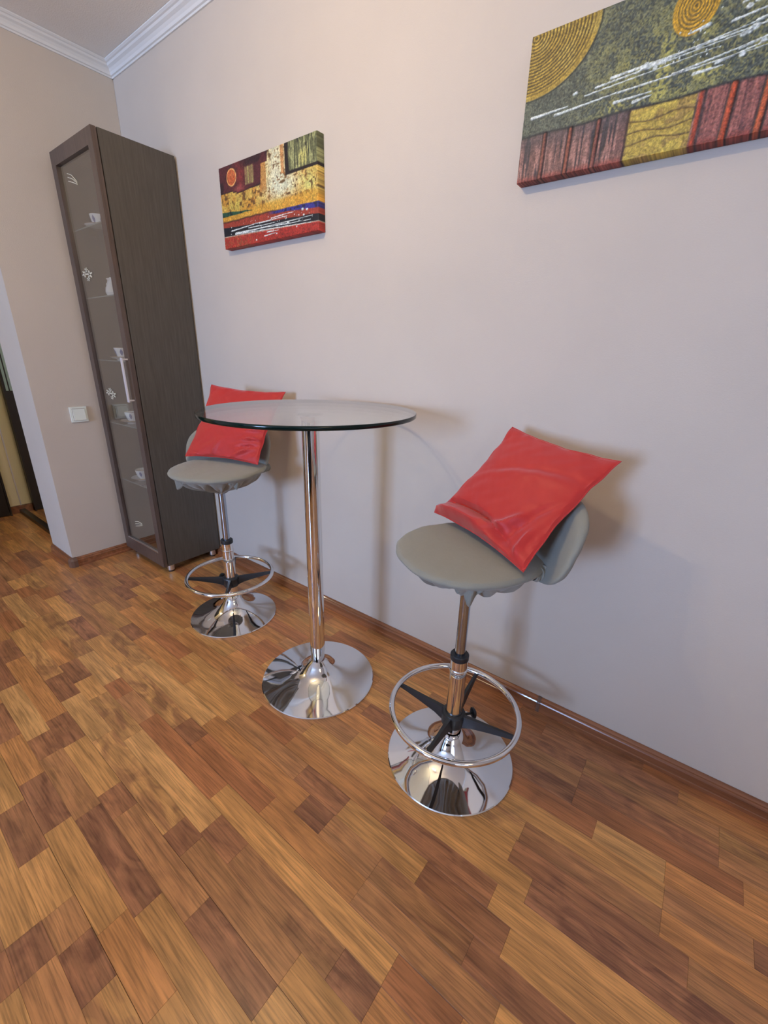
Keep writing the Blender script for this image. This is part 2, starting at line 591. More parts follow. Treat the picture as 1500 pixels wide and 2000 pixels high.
for k in range(-84, 17):
    row = ROWS.get(k)
    if not row:
        add_fill(k, -1.33 - random.random() * 0.2, RX)
        continue
    add_fill(k, -1.4, row[0][0])
    for i, (xs, t) in enumerate(row):
        xe = row[i + 1][0] if i + 1 < len(row) else xs + 0.35
        blocks.append([xs, xe, k, t])
    add_fill(k, row[-1][0] + 0.35, RX)


def in_view(x, y):
    d = Vector((x, y, 0)) - Vector(CAM)
    wv = d.dot(FW)
    if wv < 0.1:
        return None
    return 750 + 829.76 * d.dot(RT) / wv, 1000 - 829.76 * d.dot(UP) / wv


vis, rest = [], []
for (x0, x1, k, t) in blocks:
    g0 = 0.00035 if k % 3 == 0 else 0.0001
    g1 = 0.00035 if k % 3 == 2 else 0.0001
    y0 = max(Y0 + PITCH * k, RY) + g0
    y1 = min(Y0 + PITCH * (k + 1), -0.0005) - g1
    x0 = max(x0, HX) + 0.00012
    x1 = min(x1, RX) - 0.00012
    if y1 - y0 < 0.004 or x1 - x0 < 0.01:
        continue
    # the part of the floor under the wall stub is skipped
    if x1 < 0.01 and y0 > LY + 0.02 and x0 > -0.34 and x1 > -0.33:
        continue
    P = [in_view(a, b) for a in (x0, x1) for b in (y0, y1)]
    cxy = [q for q in P if q and -30 < q[0] < 1530 and -30 < q[1] < 2030]
    col, mo = shade(t)
    rec = (x0, x1, y0, y1, col, mo)
    if cxy and all(P):
        a = P[0]
        area_px = 0
        quad = [P[0], P[1], P[3], P[2]]
        cl = [(min(max(q[0], 0), 1500), min(max(q[1], 0), 2000)) for q in quad]
        for i in range(4):
            (ax, ay), (bx, by) = cl[i], cl[(i + 1) % 4]
            area_px += ax * by - bx * ay
        vis.append((abs(area_px), rec))
    else:
        rest.append(rec)
vis.sort(key=lambda q: -q[0])
rest += [r for a, r in vis[300:]]
vis = [r for a, r in vis[:300]]


def plank_geo(bm, rec, lt, ls):
    x0, x1, y0, y1, col, mo = rec
    c = 0.00035
    s = (random.random() * 30, random.random() * 30, random.random() * 30)
    v = [bm.verts.new(q) for q in ((x0, y0, -0.009), (x1, y0, -0.009), (x1, y1, -0.009), (x0, y1, -0.009),
                                   (x0, y0, -c), (x1, y0, -c), (x1, y1, -c), (x0, y1, -c),
                                   (x0 + c, y0 + c, 0), (x1 - c, y0 + c, 0), (x1 - c, y1 - c, 0), (x0 + c, y1 - c, 0))]
    for q in v:
        q[lt] = (col[0], col[1], col[2], mo)
        q[ls] = s
    bm.faces.new((v[8], v[9], v[10], v[11]))
    for i in range(4):
        j = (i + 1) % 4
        bm.faces.new((v[i], v[j], v[4 + j], v[4 + i]))
        bm.faces.new((v[4 + i], v[4 + j], v[8 + j], v[8 + i]))


def plank_obj(name, recs):
    bm = bmesh.new()
    lt = bm.verts.layers.float_color.new('tone')
    ls = bm.verts.layers.float_vector.new('seed')
    for r in recs:
        plank_geo(bm, r, lt, ls)
    me = bpy.data.meshes.new(name)
    bm.to_mesh(me)
    bm.free()
    me.materials.append(M_FLOOR)
    o = bpy.data.objects.new(name, me)
    C.objects.link(o)
    o.parent = floor
    return o


for r in vis:
    plank_obj('plank', [r])
o = plank_obj('planks', rest)
o['kind'] = 'stuff'

# ------------------------------------------------------------------ hallway: dark door, mirror wardrobe door
dr = thing('door_1', 'dark brown door with upright pale glass strips at the end of the hallway', 'door', (HX, -1.10, 0))
dr['kind'] = 'structure'
bm = bmesh.new()
box(bm, 0.0, 0.05, 0.452, 0.462, 0, 2.1)
box(bm, 0.0, 0.05, -0.475, -0.44, 0, 2.1)
box(bm, 0.0, 0.05, -0.475, 0.462, 2.1, 2.14)
obj('door_frame', bm, M_HDOOR, dr)
obj('door_leaf', BX(0.005, 0.040, -0.438, 0.4505, 0.006, 2.097), M_HDOOR, dr)
for q in (0.438, 0.415, 0.392):
    obj('glass_strip', BX(0.036, 0.046, q - 0.0075, q + 0.0075, 0.92, 1.95), M_INSERT, dr)
wd = thing('mirror_wardrobe', 'mirrored sliding wardrobe door in the hallway behind the wall end', 'wardrobe', (-0.83, -0.566, 0))
obj('mirror_panel', BX(-0.485, 0.485, 0.0, 0.006, 0.03, 2.3), M_MIRROR, wd)
obj('bottom_track', BX(-0.49, 0.49, -0.018, 0.03, 0.0, 0.03), M_HDOOR, wd)
obj('wardrobe_body', BX(-0.485, 0.485, 0.012, 0.45, 0.03, 2.35), M_HDOOR, wd)
obj('mirror_edge', BX(-0.494, -0.486, -0.004, 0.01, 0.03, 2.3), M_STEEL, wd)

# ------------------------------------------------------------------ light switch
sw = thing('light_switch', 'pale square light switch on the beige wall', 'switch', (0.0, -0.467, 0.876))
sw.rotation_euler = (0, 0, 0)
obj('switch_plate', BX(0.0003, 0.009, -0.041, 0.041, -0.041, 0.041), M_SWITCH, sw, smooth=True, bevel=0.004, segs=3)
obj('rocker_recess', BX(0.0086, 0.0093, -0.0305, 0.0305, -0.0325, 0.0325), M_CAPS, sw)
bm = BX(0.0085, 0.0125, -0.029, 0.029, -0.031, 0.031)
for v in bm.verts:
    if v.co.x > 0.012 and v.co.z < 0:
        v.co.x += 0.003
obj('rocker', bm, M_SWITCH, sw, smooth=True, bevel=0.0012)

# ------------------------------------------------------------------ display cabinet
CX0, CX1, CZ0, CZ1 = 0.035, 0.508, 0.046, 2.092
CYF = -0.368       # door front
cab = thing('display_cabinet', 'tall narrow dark wenge display cabinet with a glass door', 'cabinet', (0.27, -0.18, 0))


def part(name, bmx, m, par=cab, base=(0.27, -0.18, 0), **k):
    o = obj(name, bmx, m, par, **k)
    o.location = (-base[0], -base[1], -base[2])
    return o


yb = -0.012
part('side_panel', BX(CX1 - 0.018, CX1, -0.342, yb, CZ0, CZ1), M_WENGE, bevel=0.0012)
part('side_panel', BX(CX0, CX0 + 0.018, -0.342, yb, CZ0, CZ1), M_WENGE, bevel=0.0012)
part('top_panel', BX(CX0 + 0.0182, CX1 - 0.0182, -0.342, yb, CZ1 - 0.020, CZ1 - 0.001), M_WENGE)
part('bottom_panel', BX(CX0 + 0.0182, CX1 - 0.0182, -0.342, yb, CZ0 + 0.001, CZ0 + 0.03), M_WENGE)
part('back_panel', BX(CX0 + 0.0182, CX1 - 0.0182, yb - 0.006, yb - 0.001, CZ0 + 0.0305, CZ1 - 0.0205), M_WENGE)
door = part('door', BX(CX0, CX0 + 0.0005, -0.3445, -0.344, CZ0, CZ0 + 0.0005), M_WENGE2)
door.data.clear_geometry()
gx0, gx1, gz0, gz1 = 0.083, 0.462, 0.122, 2.032
bm = bmesh.new()
box(bm, CX0, gx0, CYF, -0.3465, CZ0, CZ1)
box(bm, gx1, CX1, CYF, -0.3465, CZ0, CZ1)
box(bm, gx0, gx1, CYF, -0.3465, gz1, CZ1)
box(bm, gx0, gx1, CYF, -0.3465, CZ0, gz0)
bmesh.ops.remove_doubles(bm, verts=bm.verts, dist=1e-5)
bm.to_mesh(door.data)
bm.free()
door.data.materials.append(M_WENGE2)


def sub(name, bmx, m, par=door, **k):
    return obj(name, bmx, m, par, **k)


sub('glass_pane', BX(gx0 - 0.004, gx1 + 0.004, CYF + 0.010, CYF + 0.0142, gz0 - 0.004, gz1 + 0.004), M_DOORG)
sub('glass_bead', BX(gx0, gx1, CYF + 0.001, CYF + 0.0095, gz0, gz0 + 0.006), M_STEEL)
hz0, hz1, hx = 0.975, 1.185, 0.489
bm = tube([(hx, CYF, hz0 + 0.008), (hx, CYF - 0.026, hz0 + 0.008)], 0.0045, 10)
tube([(hx, CYF, hz1 - 0.008), (hx, CYF - 0.026, hz1 - 0.008)], 0.0045, 10, bm=bm)
box(bm, hx - 0.009, hx + 0.009, CYF - 0.030, CYF - 0.025, hz0, hz1)
sub('handle', bm, M_HANDLE)


def flower(x, z, s, rot=0.0):
    bm = bmesh.new()
    rnd = random.Random(int(x * 1000 + z * 100))

    def petal(cx, cz, a, b, ang):
        vs = []
        for i in range(10):
            t = 2 * PI * i / 10
            px, pz = a * math.cos(t), b * math.sin(t)
            vs.append((cx + px * math.cos(ang) - pz * math.sin(ang), cz + px * math.sin(ang) + pz * math.cos(ang)))
        f = [bm.verts.new((x + 1.9 * p[0], CYF + 0.0098, z + p[1])) for p in vs]
        g = [bm.verts.new((x + 1.9 * p[0], CYF + 0.0092, z + p[1])) for p in vs]
        bm.faces.new(f)
        bm.faces.new(g[::-1])
        for i in range(10):
            j = (i + 1) % 10
            bm.faces.new((f[i], f[j], g[j], g[i]))
    for (fx, fz, r) in ((-0.30, 0.10, 0.34), (0.35, -0.05, 0.38), (0.0, 0.42, 0.24), (0.1, -0.45, 0.22)):
        for i in range(5):
            a = 2 * PI * i / 5 + rot + fx
            petal(s * (fx + r * 0.62 * math.cos(a)), s * (fz + r * 0.62 * math.sin(a)), s * r * 0.42, s * r * 0.22, a)
    return bm


for (fx, fz, s) in ((0.178, 1.57, 0.046), (0.196, 0.996, 0.046)):
    sub('flower_decal', flower(fx, fz, s), M_DECAL)
for (fx, fz, s) in ((0.215, 1.945, 0.05), (0.248, 0.235, 0.05)):
    bm = bmesh.new()
    for q in range(3):
        sgn = -1 if fz > 1 else 1
        tube([(fx - s * 0.9, CYF + 0.0095, fz - sgn * 0.25 * s + q * 0.3 * s), (fx, CYF + 0.0095, fz + q * 0.28 * s),
              (fx + s * 0.9, CYF + 0.0095, fz + sgn * 0.3 * s + q * 0.1 * s)], 0.0018, 6, bm=bm)
    sub('leaf_decal', bm, M_DECAL)
# shelves and feet
SHZ = (0.495, 0.830, 1.168, 1.472, 1.775)
for z in SHZ:
    s = part('shelf', BX(CX0 + 0.019, CX1 - 0.019, -0.335, yb - 0.01, z - 0.005, z), M_SHELF)
    e = obj('shelf_edge', BX(CX0 + 0.019, CX1 - 0.019, -0.3365, -0.3352, z - 0.005, z), M_SHEDGE, s)
for (fx, fy) in ((0.482, -0.318), (0.482, -0.05), (0.065, -0.318), (0.065, -0.05)):
    ft = part('foot', lathe([(0, 0.010), (0.0185, 0.010), (0.0195, 0.012), (0.0195, 0.045), (0, 0.045)], 28, cx=fx, cy=fy), M_STEEL, smooth=True)
    obj('foot_pad', lathe([(0, 0.0002), (0.016, 0.0002), (0.0165, 0.0098), (0, 0.0098)], 24, cx=fx, cy=fy), M_BLACK, ft)


# crockery
def cup_set(x, y, z, rz, label):
    s = thing('saucer', label[0], 'saucer', (x, y, z + 0.0003))
    s0 = obj('saucer_plate', lathe([(0, 0.0), (0.030, 0.0), (0.032, 0.003), (0.058, 0.012), (0.0665, 0.016), (0.066, 0.0178), (0.055, 0.0145), (0.03, 0.006), (0, 0.0052)], 40), M_CHINA, s, smooth=True)
    obj('gilt_rim', tube([(0.0660 * math.cos(a * PI / 20), 0.0660 * math.sin(a * PI / 20), 0.0172) for a in range(40)], 0.0011, 6, closed=True), M_GOLDL, s)
    c = thing('teacup', label[1], 'cup', (x, y, z + 0.0062), rz)
    obj('cup_bowl', lathe([(0, 0.0), (0.020, 0.0), (0.021, 0.004), (0.027, 0.012), (0.034, 0.030), (0.040, 0.056), (0.0385, 0.0565), (0.033, 0.032), (0.025, 0.013), (0, 0.008)], 40), M_CHINA, c, smooth=True)
    obj('cup_handle', tube([(0.036 + 0.020 * math.sin(t * PI / 8), 0, 0.047 - 0.032 * t / 8) for t in range(9)], 0.0030, 8), M_CHINA, c, smooth=True)
    obj('gilt_rim', tube([(0.0392 * math.cos(a * PI / 20), 0.0392 * math.sin(a * PI / 20), 0.0565) for a in range(40)], 0.0010, 6, closed=True), M_GOLDL, c)
    bm = bmesh.new()
    for i in range(6):
        a = 2 * PI * i / 6 + 0.4
        f = lambda u, v: ((0.0295 + 0.011 * v) * math.cos(a + (u - 0.5) * 0.42 * math.sin(PI * v)), (0.0295 + 0.011 * v) * math.sin(a + (u - 0.5) * 0.42 * math.sin(PI * v)), 0.016 + 0.034 * v)
        grid(f, 4, 6, bm)
    obj('painted_sprigs', bm, M_BLUEP, c)['kind'] = 'stuff'


cup_set(0.200, -0.266, SHZ[4], 0.6, ('white saucer on the top glass shelf of the cabinet', 'white teacup on the top glass shelf of the cabinet'))
cup_set(0.200, -0.264, SHZ[2], 2.2, ('small white saucer on the middle glass shelf, level with the handle top', 'patterned teacup on the middle glass shelf of the cabinet'))
cup_set(0.195, -0.266, SHZ[1], 1.0, ('white saucer on the glass shelf beside the reflected switch', 'patterned teacup on the glass shelf beside the reflected switch'))
cup_set(0.200, -0.266, SHZ[0], 3.0, ('white saucer on the lowest glass shelf of the cabinet', 'gilt-rimmed teacup on the lowest glass shelf of the cabinet'))
jug = thing('creamer_jug', 'small white china jug with a curled handle on the second shelf from the top', 'jug', (0.205, -0.262, SHZ[3] + 0.0003))
obj('jug_body', lathe([(0, 0), (0.020, 0), (0.026, 0.008), (0.033, 0.026), (0.030, 0.046), (0.017, 0.066), (0.015, 0.078), (0.021, 0.090), (0.0195, 0.090), (0.0135, 0.078), (0.015, 0.066), (0, 0.04)], 36), M_CHINA, jug, smooth=True)
obj('jug_handle', tube([(-0.018 - 0.024 * math.sin(t * PI / 9), -0.006, 0.088 - 0.006 * math.sin(t * PI / 9) * 4 * (t < 3) - 0.052 * t / 9) for t in range(10)], 0.0033, 8), M_CHINA, jug, smooth=True)
obj('jug_spout', lathe([(0, 0.070), (0.006, 0.074), (0.013, 0.094), (0.0105, 0.094), (0, 0.080)], 16, cx=0.014, cy=0.0), M_CHINA, jug, smooth=True)

# ------------------------------------------------------------------ glass bar table
TX, TY = 1.7949, -0.4001
tab = thing('bar_table', 'tall round glass-topped bar table on a chrome pedestal between the two stools', 'table', (TX, TY, 0))
obj('base', lathe([(0, 0.0), (0.2195, 0.0), (0.2208, 0.002), (0.2208, 0.0055), (0.218, 0.008), (0.19, 0.0125), (0.15, 0.0195), (0.115, 0.0275), (0.088, 0.036), (0.068, 0.0455),
                   (0.054, 0.058), (0.0445, 0.071), (0.036, 0.081), (0.029, 0.086), (0.0262, 0.089)], 128), M_CHROME, tab, smooth=True)
obj('lower_sleeve', lathe([(0.0262, 0.086), (0.0262, 0.137)], 48), M_CHROME, tab, smooth=True)
obj('column', lathe([(0.0245, 0.132), (0.0285, 0.132), (0.0285, 1.022), (0.0285, 1.028), (0.0245, 1.028)], 48), M_CHROME, tab, smooth=True)
obj('top_flange', lathe([(0.0288, 1.015), (0.0288, 1.024), (0.034, 1.036), (0.041, 1.0405), (0.041, 1.0435), (0, 1.0435)], 48), M_CHROME, tab, smooth=True)
bm = lathe([(0, 1.0440), (0.3385, 1.0440), (0.3400, 1.0452), (0.3400, 1.0554), (0.3385, 1.0566), (0, 1.0566)], 160)
bm.faces.ensure_lookup_table()
for f in bm.faces:
    if abs(f.normal.z) < 0.9 and f.calc_center_median().to_2d().length > 0.3:
        f.material_index = 1
o = obj('glass_top', bm, [M_GLASS, M_GEDGE], tab)
for pgn in o.data.polygons:
    pgn.use_smooth = pgn.material_index == 1

# ------------------------------------------------------------------ bar stools
def vnoise(x, y, z=0.0):
    return (math.sin(x * 1.7 + 2.1 * math.sin(y * 1.3 + z)) + math.sin(y * 2.3 + 1.7 * math.sin(x * 1.1 - z)) + 0.5 * math.sin(x * 4.1 + y * 3.7 + z)) / 2.5


def stool(label, x, y, face, rot, ring_z, seat_c, seat_r, seat_z, back_h, back_s, flaps, group='taupe covered chrome bar stools'):
    """face: way the seat looks, rot: turn of the footrest spider (degrees)"""
    t = thing('bar_stool', label, 'stool', (x, y, 0), 0, group)
    obj('base', lathe([(0, 0.0), (0.200, 0.0), (0.2014, 0.002), (0.2014, 0.005), (0.199, 0.0075), (0.175, 0.0125), (0.145, 0.0195), (0.115, 0.029), (0.088, 0.042), (0.068, 0.057),
                       (0.054, 0.074), (0.044, 0.091), (0.037, 0.104), (0.031, 0.110), (0.0285, 0.112)], 128), M_CHROME, t, smooth=True)
    obj('sleeve', lathe([(0.0255, 0.108), (0.0255, 0.345), (0.0275, 0.348), (0.0275, 0.353), (0.0255, 0.356), (0.0255, 0.392), (0.0, 0.392)], 48), M_CHROME, t, smooth=True)
    obj('collar', lathe([(0.0262, 0.386), (0.0275, 0.388), (0.0275, 0.402), (0.025, 0.405), (0, 0.405)], 40), M_BLACK, t, smooth=True)
    obj('piston', lathe([(0.0155, 0.404), (0.0155, 0.668), (0, 0.668)], 32), M_PISTON, t, smooth=True)
    fr = obj('footrest_ring', tube([(0.1945 * math.cos(a * PI / 48), 0.1945 * math.sin(a * PI / 48), ring_z) for a in range(96)], 0.0088, 14, closed=True), M_CHROME, t, smooth=True)
    hz = ring_z - 0.030
    hub = obj('footrest_hub', lathe([(0.0262, hz - 0.026), (0.034, hz - 0.026), (0.036, hz - 0.022), (0.037, hz + 0.014), (0.034, hz + 0.020), (0.0262, hz + 0.022)], 40), M_BLACK, t, smooth=True)
    for q in range(4):
        a = math.radians(rot + 90 * q)
        ca, sa = math.cos(a), math.sin(a)
        bm = bmesh.new()
        prev = None
        for (r, zc, hw, hh) in ((0.032, hz - 0.002, 0.0120, 0.0200), (0.060, hz + 0.006, 0.0100, 0.0155), (0.110, hz + 0.014, 0.0085, 0.0105), (0.160, hz + 0.022, 0.0072, 0.0072), (0.190, ring_z - 0.004, 0.0064, 0.0055)):
            ring = [bm.verts.new((r * ca - s * hw * sa, r * sa + s * hw * ca, zc + k * hh)) for s, k in ((-1, -1), (-0.55, 1), (0.55, 1), (1, -1))]
            if prev:
                for i in range(4):
                    j = (i + 1) % 4
                    bm.faces.new((prev[i], prev[j], ring[j], ring[i]))
            else:
                bm.faces.new(ring)
            prev = ring
        bm.faces.new(prev[::-1])
        obj('footrest_arm', bm, M_BLACK, t)
    a = math.radians(rot + 45)
    ca, sa = math.cos(a), math.sin(a)
    bm = tube([(0.034 * ca, 0.034 * sa, hz - 0.002), (0.062 * ca, 0.062 * sa, hz - 0.002)], 0.0042, 10)
    tube([(0.060 * ca, 0.060 * sa, hz - 0.002), (0.064 * ca, 0.064 * sa, hz - 0.002), (0.070 * ca, 0.070 * sa, hz - 0.002), (0.074 * ca, 0.074 * sa, hz - 0.002)], 0.01, 18, bm=bm,
         rads=[0.010, 0.0175, 0.0175, 0.012])
    obj('clamp_knob', bm, M_BLACK, hub, smooth=True)
    # covered seat: all in the stool's frame, turned by face
    sx, sy = seat_c[0] - x, seat_c[1] - y
    f = math.radians(face)
    F = Vector((math.sin(f), -math.cos(f)))
    S = Vector((math.cos(f), math.sin(f)))

    def place(s, fw, z):
        p = S * s + F * fw
        return (sx + p.x, sy + p.y, z)

    # seat pad (rounded, slightly domed, drooping front lip)
    def pad(u, v):
        a = 2 * PI * u
        # v: 0 bottom centre -> 1 top centre
        if v < 0.12:
            k, z = v / 0.12 * 0.955, -0.021
        elif v < 0.5:
            q = (v - 0.12) / 0.38
            k = 0.955 + 0.045 * math.sin(q * PI)
            z = -0.021 + 0.021 * q
        else:
            q = (v - 0.5) / 0.5
            k = 0.955 * (1 - q)
            z = 0.006 * (1 - (1 - q) ** 5)
        c, s_ = math.cos(a), math.sin(a)
        n = 2.25
        rr = (abs(c) ** n + abs(s_) ** n) ** (-1 / n) * seat_r
        ripple = 0.0016 * vnoise(a * 9, v * 6, x) * (1 if 0.1 < v < 0.72 else 0)
        zf = -0.006 * max(0, s_) ** 2 * k        # front droops
        return place((rr * k + ripple) * c, (rr * k + ripple) * s_, seat_z + z + zf + ripple * 0.4)
    obj('seat', grid(pad, 96, 40, closed_u=True), M_TAUPE, t, smooth=True)

    # backrest: gently bowed, thickly padded slab leaning back, its rounded rims facing sideways
    hw_, zlo, zhi, th = 0.205, -0.050, back_h, 0.046
    NU, NV = 72, 40

    def back(u, v):
        # u: round the outline (0..1), v: 0 centre of front face -> 0.5 rim -> 1 centre of rear face
        a = 2 * PI * u
        if v < 0.42:
            k = v / 0.42
            off, kk = 0.5, k * 0.93
        elif v < 0.58:
            q = (v - 0.42) / 0.16
            off, kk = 0.5 * math.cos(q * PI), 0.93 + 0.07 * math.sin(q * PI)
        else:
            k = (1 - v) / 0.42
            off, kk = -0.5, k * 0.93
        c, s_ = math.cos(a), math.sin(a)
        n = 3.4
        rr = (abs(c) ** n + abs(s_) ** n) ** (-1 / n)
        s1_, t1_ = rr * c * kk, rr * s_ * kk
        half = (zhi - zlo) / 2
        zz = (zhi + zlo) / 2 + t1_ * half
        taper = 1 - 0.07 * max(0, t1_) ** 2
        sx_ = s1_ * hw_ * taper
        bow = 0.065 * s1_ ** 2
        fat = th * (1 - 0.25 * kk ** 4)
        lean = 0.095 * (zz + 0.03) / 0.2
        rip = 0.0022 * vnoise(s1_ * 7 + x, t1_ * 5, x * 3) + 0.003 * math.exp(-((t1_ + 0.55) / 0.12) ** 2) * math.sin(s1_ * 26 + x)
        return place(sx_ + back_s, -0.150 - lean + bow + fat * off + (rip if v < 0.5 else -rip), seat_z + zz - 0.012 * off)
    obj('backrest', grid(back, NU, NV, closed_u=True), M_TAUPE, t, smooth=True, sharp=70)

    # puckered cloth where seat and back covers meet, at both ends
    for sd in (-1, 1):
        def puck(u, v):
            fwd = -0.085 - 0.050 * v
            rad = 0.018 + 0.002 * math.sin(v * 22 + u * 6) + 0.0015 * math.sin(v * 47)
            aa = 2 * PI * u
            return place(sd * (0.148 + 0.014 * v) + rad * math.cos(aa) * 0.9, fwd, seat_z - 0.022 + rad * math.sin(aa))
        obj('cover_pucker', grid(puck, 20, 36, closed_u=True), M_TAUPE, t, smooth=True, sharp=70)

    # gathered cover underneath: bowl of folds drawn in to the post
    def skirt(u, v):
        a = 2 * PI * u
        k = [0.95, 0.92, 0.84, 0.70, 0.54, 0.36, 0.20, 0.11]
        zz = [-0.017, -0.030, -0.046, -0.062, -0.076, -0.090, -0.106, -0.120]
        q = v * 7
        i = min(6, int(q))
        fr_ = q - i
        kk = k[i] * (1 - fr_) + k[i + 1] * fr_
        z = zz[i] * (1 - fr_) + zz[i + 1] * fr_
        amp = 0.011 * math.sin(PI * min(1, v * 1.1)) + 0.0015
        fold = math.sin(a * 17 + 1.5 * math.sin(a * 3 + x)) * 0.6 + math.sin(a * 29 + x) * 0.4
        rr = seat_r * kk
        px = sx * (1 - v)
        py = sy * (1 - v)
        # drawn to the post axis (0,0)
        p = S * (rr * math.cos(a)) + F * (rr * math.sin(a))
        return (px + p.x, py + p.y, seat_z + z + amp * fold)
    obj('cover_gather', grid(skirt, 180, 24, closed_u=True), M_TAUPE, t, smooth=True)

    # loose hem lobes that hang below the rim
    for (ang, half, drop, rad) in flaps:
        a0 = math.radians(ang)
        hw = math.radians(half)

        def flap(u, v):
            a = a0 + (u - 0.5) * 2 * hw
            lo = (1 - abs(2 * u - 1) ** 1.6) * drop * (0.82 + 0.18 * math.sin(u * 14))
            rr = seat_r * rad - 0.010 * v + 0.006 * math.sin(u * 23 + v * 2)
            return (sx + rr * math.cos(a), sy + rr * math.sin(a), seat_z - 0.014 - lo * v)
        bm = grid(flap, 40, 8)
        o = obj('cover_hem', bm, M_TAUPE, t, smooth=True)
        md = o.modifiers.new('cloth_thickness', 'SOLIDIFY')
        md.thickness = 0.0022
        md.offset = 0
    return t


S1 = stool('bar stool nearer the cabinet, taupe cloth cover, partly behind the glass table', 1.1521, -0.3486, 28, 140, 0.220, (1.156, -0.350), 0.197, 0.752, 0.150, -0.020,
           [(-108, 42, 0.062, 0.93), (-12, 15, 0.050, 0.90)])
S2 = stool('bar stool right of the glass table, taupe cloth cover, nearest the camera', 2.3878, -0.3891, -27, 5, 0.197, (2.388, -0.405), 0.187, 0.752, 0.150, 0.024,
           [(-62, 17, 0.064, 0.90)])

# ------------------------------------------------------------------ pillows
def pillow(label, bl, br, tr, tl, thick, folds, seed, lip=0.0):
    bl, br, tr, tl = map(Vector, (bl, br, tr, tl))
    c0 = (bl + br + tr + tl) / 4
    nrm = ((br - bl).cross(tl - bl)).normalized()      # towards the room
    if nrm.y > 0:
        nrm = -nrm
    t = thing('red_pillow', label, 'pillow', (c0.x, c0.y, min(bl.z, br.z)), 0, 'red pillows on the bar stools')
    base = Vector((c0.x, c0.y, min(bl.z, br.z)))

    def pt(u, v, side):
        # edges bow inwards between the corners
        pu = 0.5 + (u - 0.5) * (1 - 0.085 * math.sin(PI * v) ** 0.9)
        pv = 0.5 + (v - 0.5) * (1 - 0.075 * math.sin(PI * u) ** 0.9)
        lp_ = lip * math.exp(-((v - 0.055) / 0.05) ** 2)
        pu -= 0.055 * lp_ * (1 - u) ** 3
        p = bl * (1 - pu) * (1 - pv) + br * pu * (1 - pv) + tr * pu * pv + tl * (1 - pu) * pv
        e = (max(0, math.sin(PI * u)) * max(0, math.sin(PI * v)))
        h = thick * max(0, math.sin(PI * u)) ** (0.42 - 0.27 * lp_) * max(0, math.sin(PI * v)) ** 0.42
        wr = 0.0
        if side > 0:
            for (fu, fv, fa, fs, fl, amp) in folds:       # creases: centre, direction, width, length, height
                du, dv = u - fu, v - fv
                al = du * math.cos(fa) + dv * math.sin(fa)
                ac = -du * math.sin(fa) + dv * math.cos(fa) + 0.35 * al * al
                wr += amp * math.exp(-(ac / fs) ** 2 - (al / fl) ** 2)
            wr += 0.0016 * vnoise(u * 9 + seed, v * 8, seed) + 0.0009 * vnoise(u * 22, v * 19 + seed, seed * 2)
            wr *= min(1, e * 16)
        edge = 0.004 * (vnoise(u * 11 + seed, v * 9, seed) if e < 0.05 else 0)
        return p + nrm * (h * (1.0 if side > 0 else -0.55) + wr) + nrm * edge - base
    bm = bmesh.new()
    N = 72
    grid(lambda u, v: pt(u, v, 1), N, N, bm)
    grid(lambda u, v: pt(u, v, -1), N, N, bm)
    bmesh.ops.remove_doubles(bm, verts=bm.verts, dist=2e-5)
    o = obj('pillow_case', bm, M_RED, t, smooth=True)
    # piped seam round the edge
    path = [pt(i / 40, 0, 1) for i in range(40)] + [pt(1, i / 40, 1) for i in range(40)] + [pt(1 - i / 40, 1, 1) for i in range(40)] + [pt(0, 1 - i / 40, 1) for i in range(40)]
    obj('seam', tube(path, 0.0016, 6, closed=True), M_RED, t, smooth=True)
    return t


pillow('flat red pillow leaning on the far stool, seen through the glass top', (0.940, -0.381, 0.770), (1.312, -0.262, 0.772), (1.286, -0.065, 1.062), (0.927, -0.200, 1.078), 0.030,
       [(0.86, 0.30, 0.15, 0.018, 0.12, 0.010), (0.84, 0.20, 0.2, 0.014, 0.12, -0.008), (0.88, 0.42, 0.1, 0.02, 0.10, 0.008), (0.80, 0.12, 0.5, 0.02, 0.12, 0.010), (0.4, 0.1, 1.3, 0.02, 0.1, 0.006)], 1.3)
pillow('crumpled red pillow leaning on the near stool right of the table', (2.214, -0.285, 0.775), (2.560, -0.482, 0.772), (2.672, -0.214, 0.998), (2.352, -0.100, 1.032), 0.028,
       [(0.36, 0.075, -0.03, 0.050, 0.40, 0.026), (0.35, 0.175, -0.06, 0.022, 0.40, -0.022), (0.72, 0.22, 0.9, 0.035, 0.16, 0.014), (0.82, 0.30, 1.2, 0.035, 0.22, -0.012), (0.60, 0.14, 0.3, 0.03, 0.15, 0.012),
        (0.5, 0.62, 0.25, 0.05, 0.4, 0.006), (0.55, 0.70, 0.25, 0.03, 0.4, -0.004), (0.90, 0.15, 1.5, 0.025, 0.12, 0.012)], 4.1, lip=1.0)

# ------------------------------------------------------------------ paintings
rng = np.random.default_rng(5)


def vn(U, V, su, sv, seed):
    """smooth value noise 0..1 at su x sv cells"""
    r = np.random.default_rng(seed)
    G = r.random((int(su) + 3, int(sv) + 3))
    x = np.clip(U, 0, 1) * su
    y = np.clip(V, 0, 1) * sv
    i = np.floor(x).astype(int)
    j = np.floor(y).astype(int)
    a = x - i
    b = y - j
    a = a * a * (3 - 2 * a)
    b = b * b * (3 - 2 * b)
    return (G[i, j] * (1 - a) * (1 - b) + G[i + 1, j] * a * (1 - b) + G[i, j + 1] * (1 - a) * b + G[i + 1, j + 1] * a * b)


def sstep(a, b, x):
    t = np.clip((x - a) / (b - a), 0, 1)
    return t * t * (3 - 2 * t)


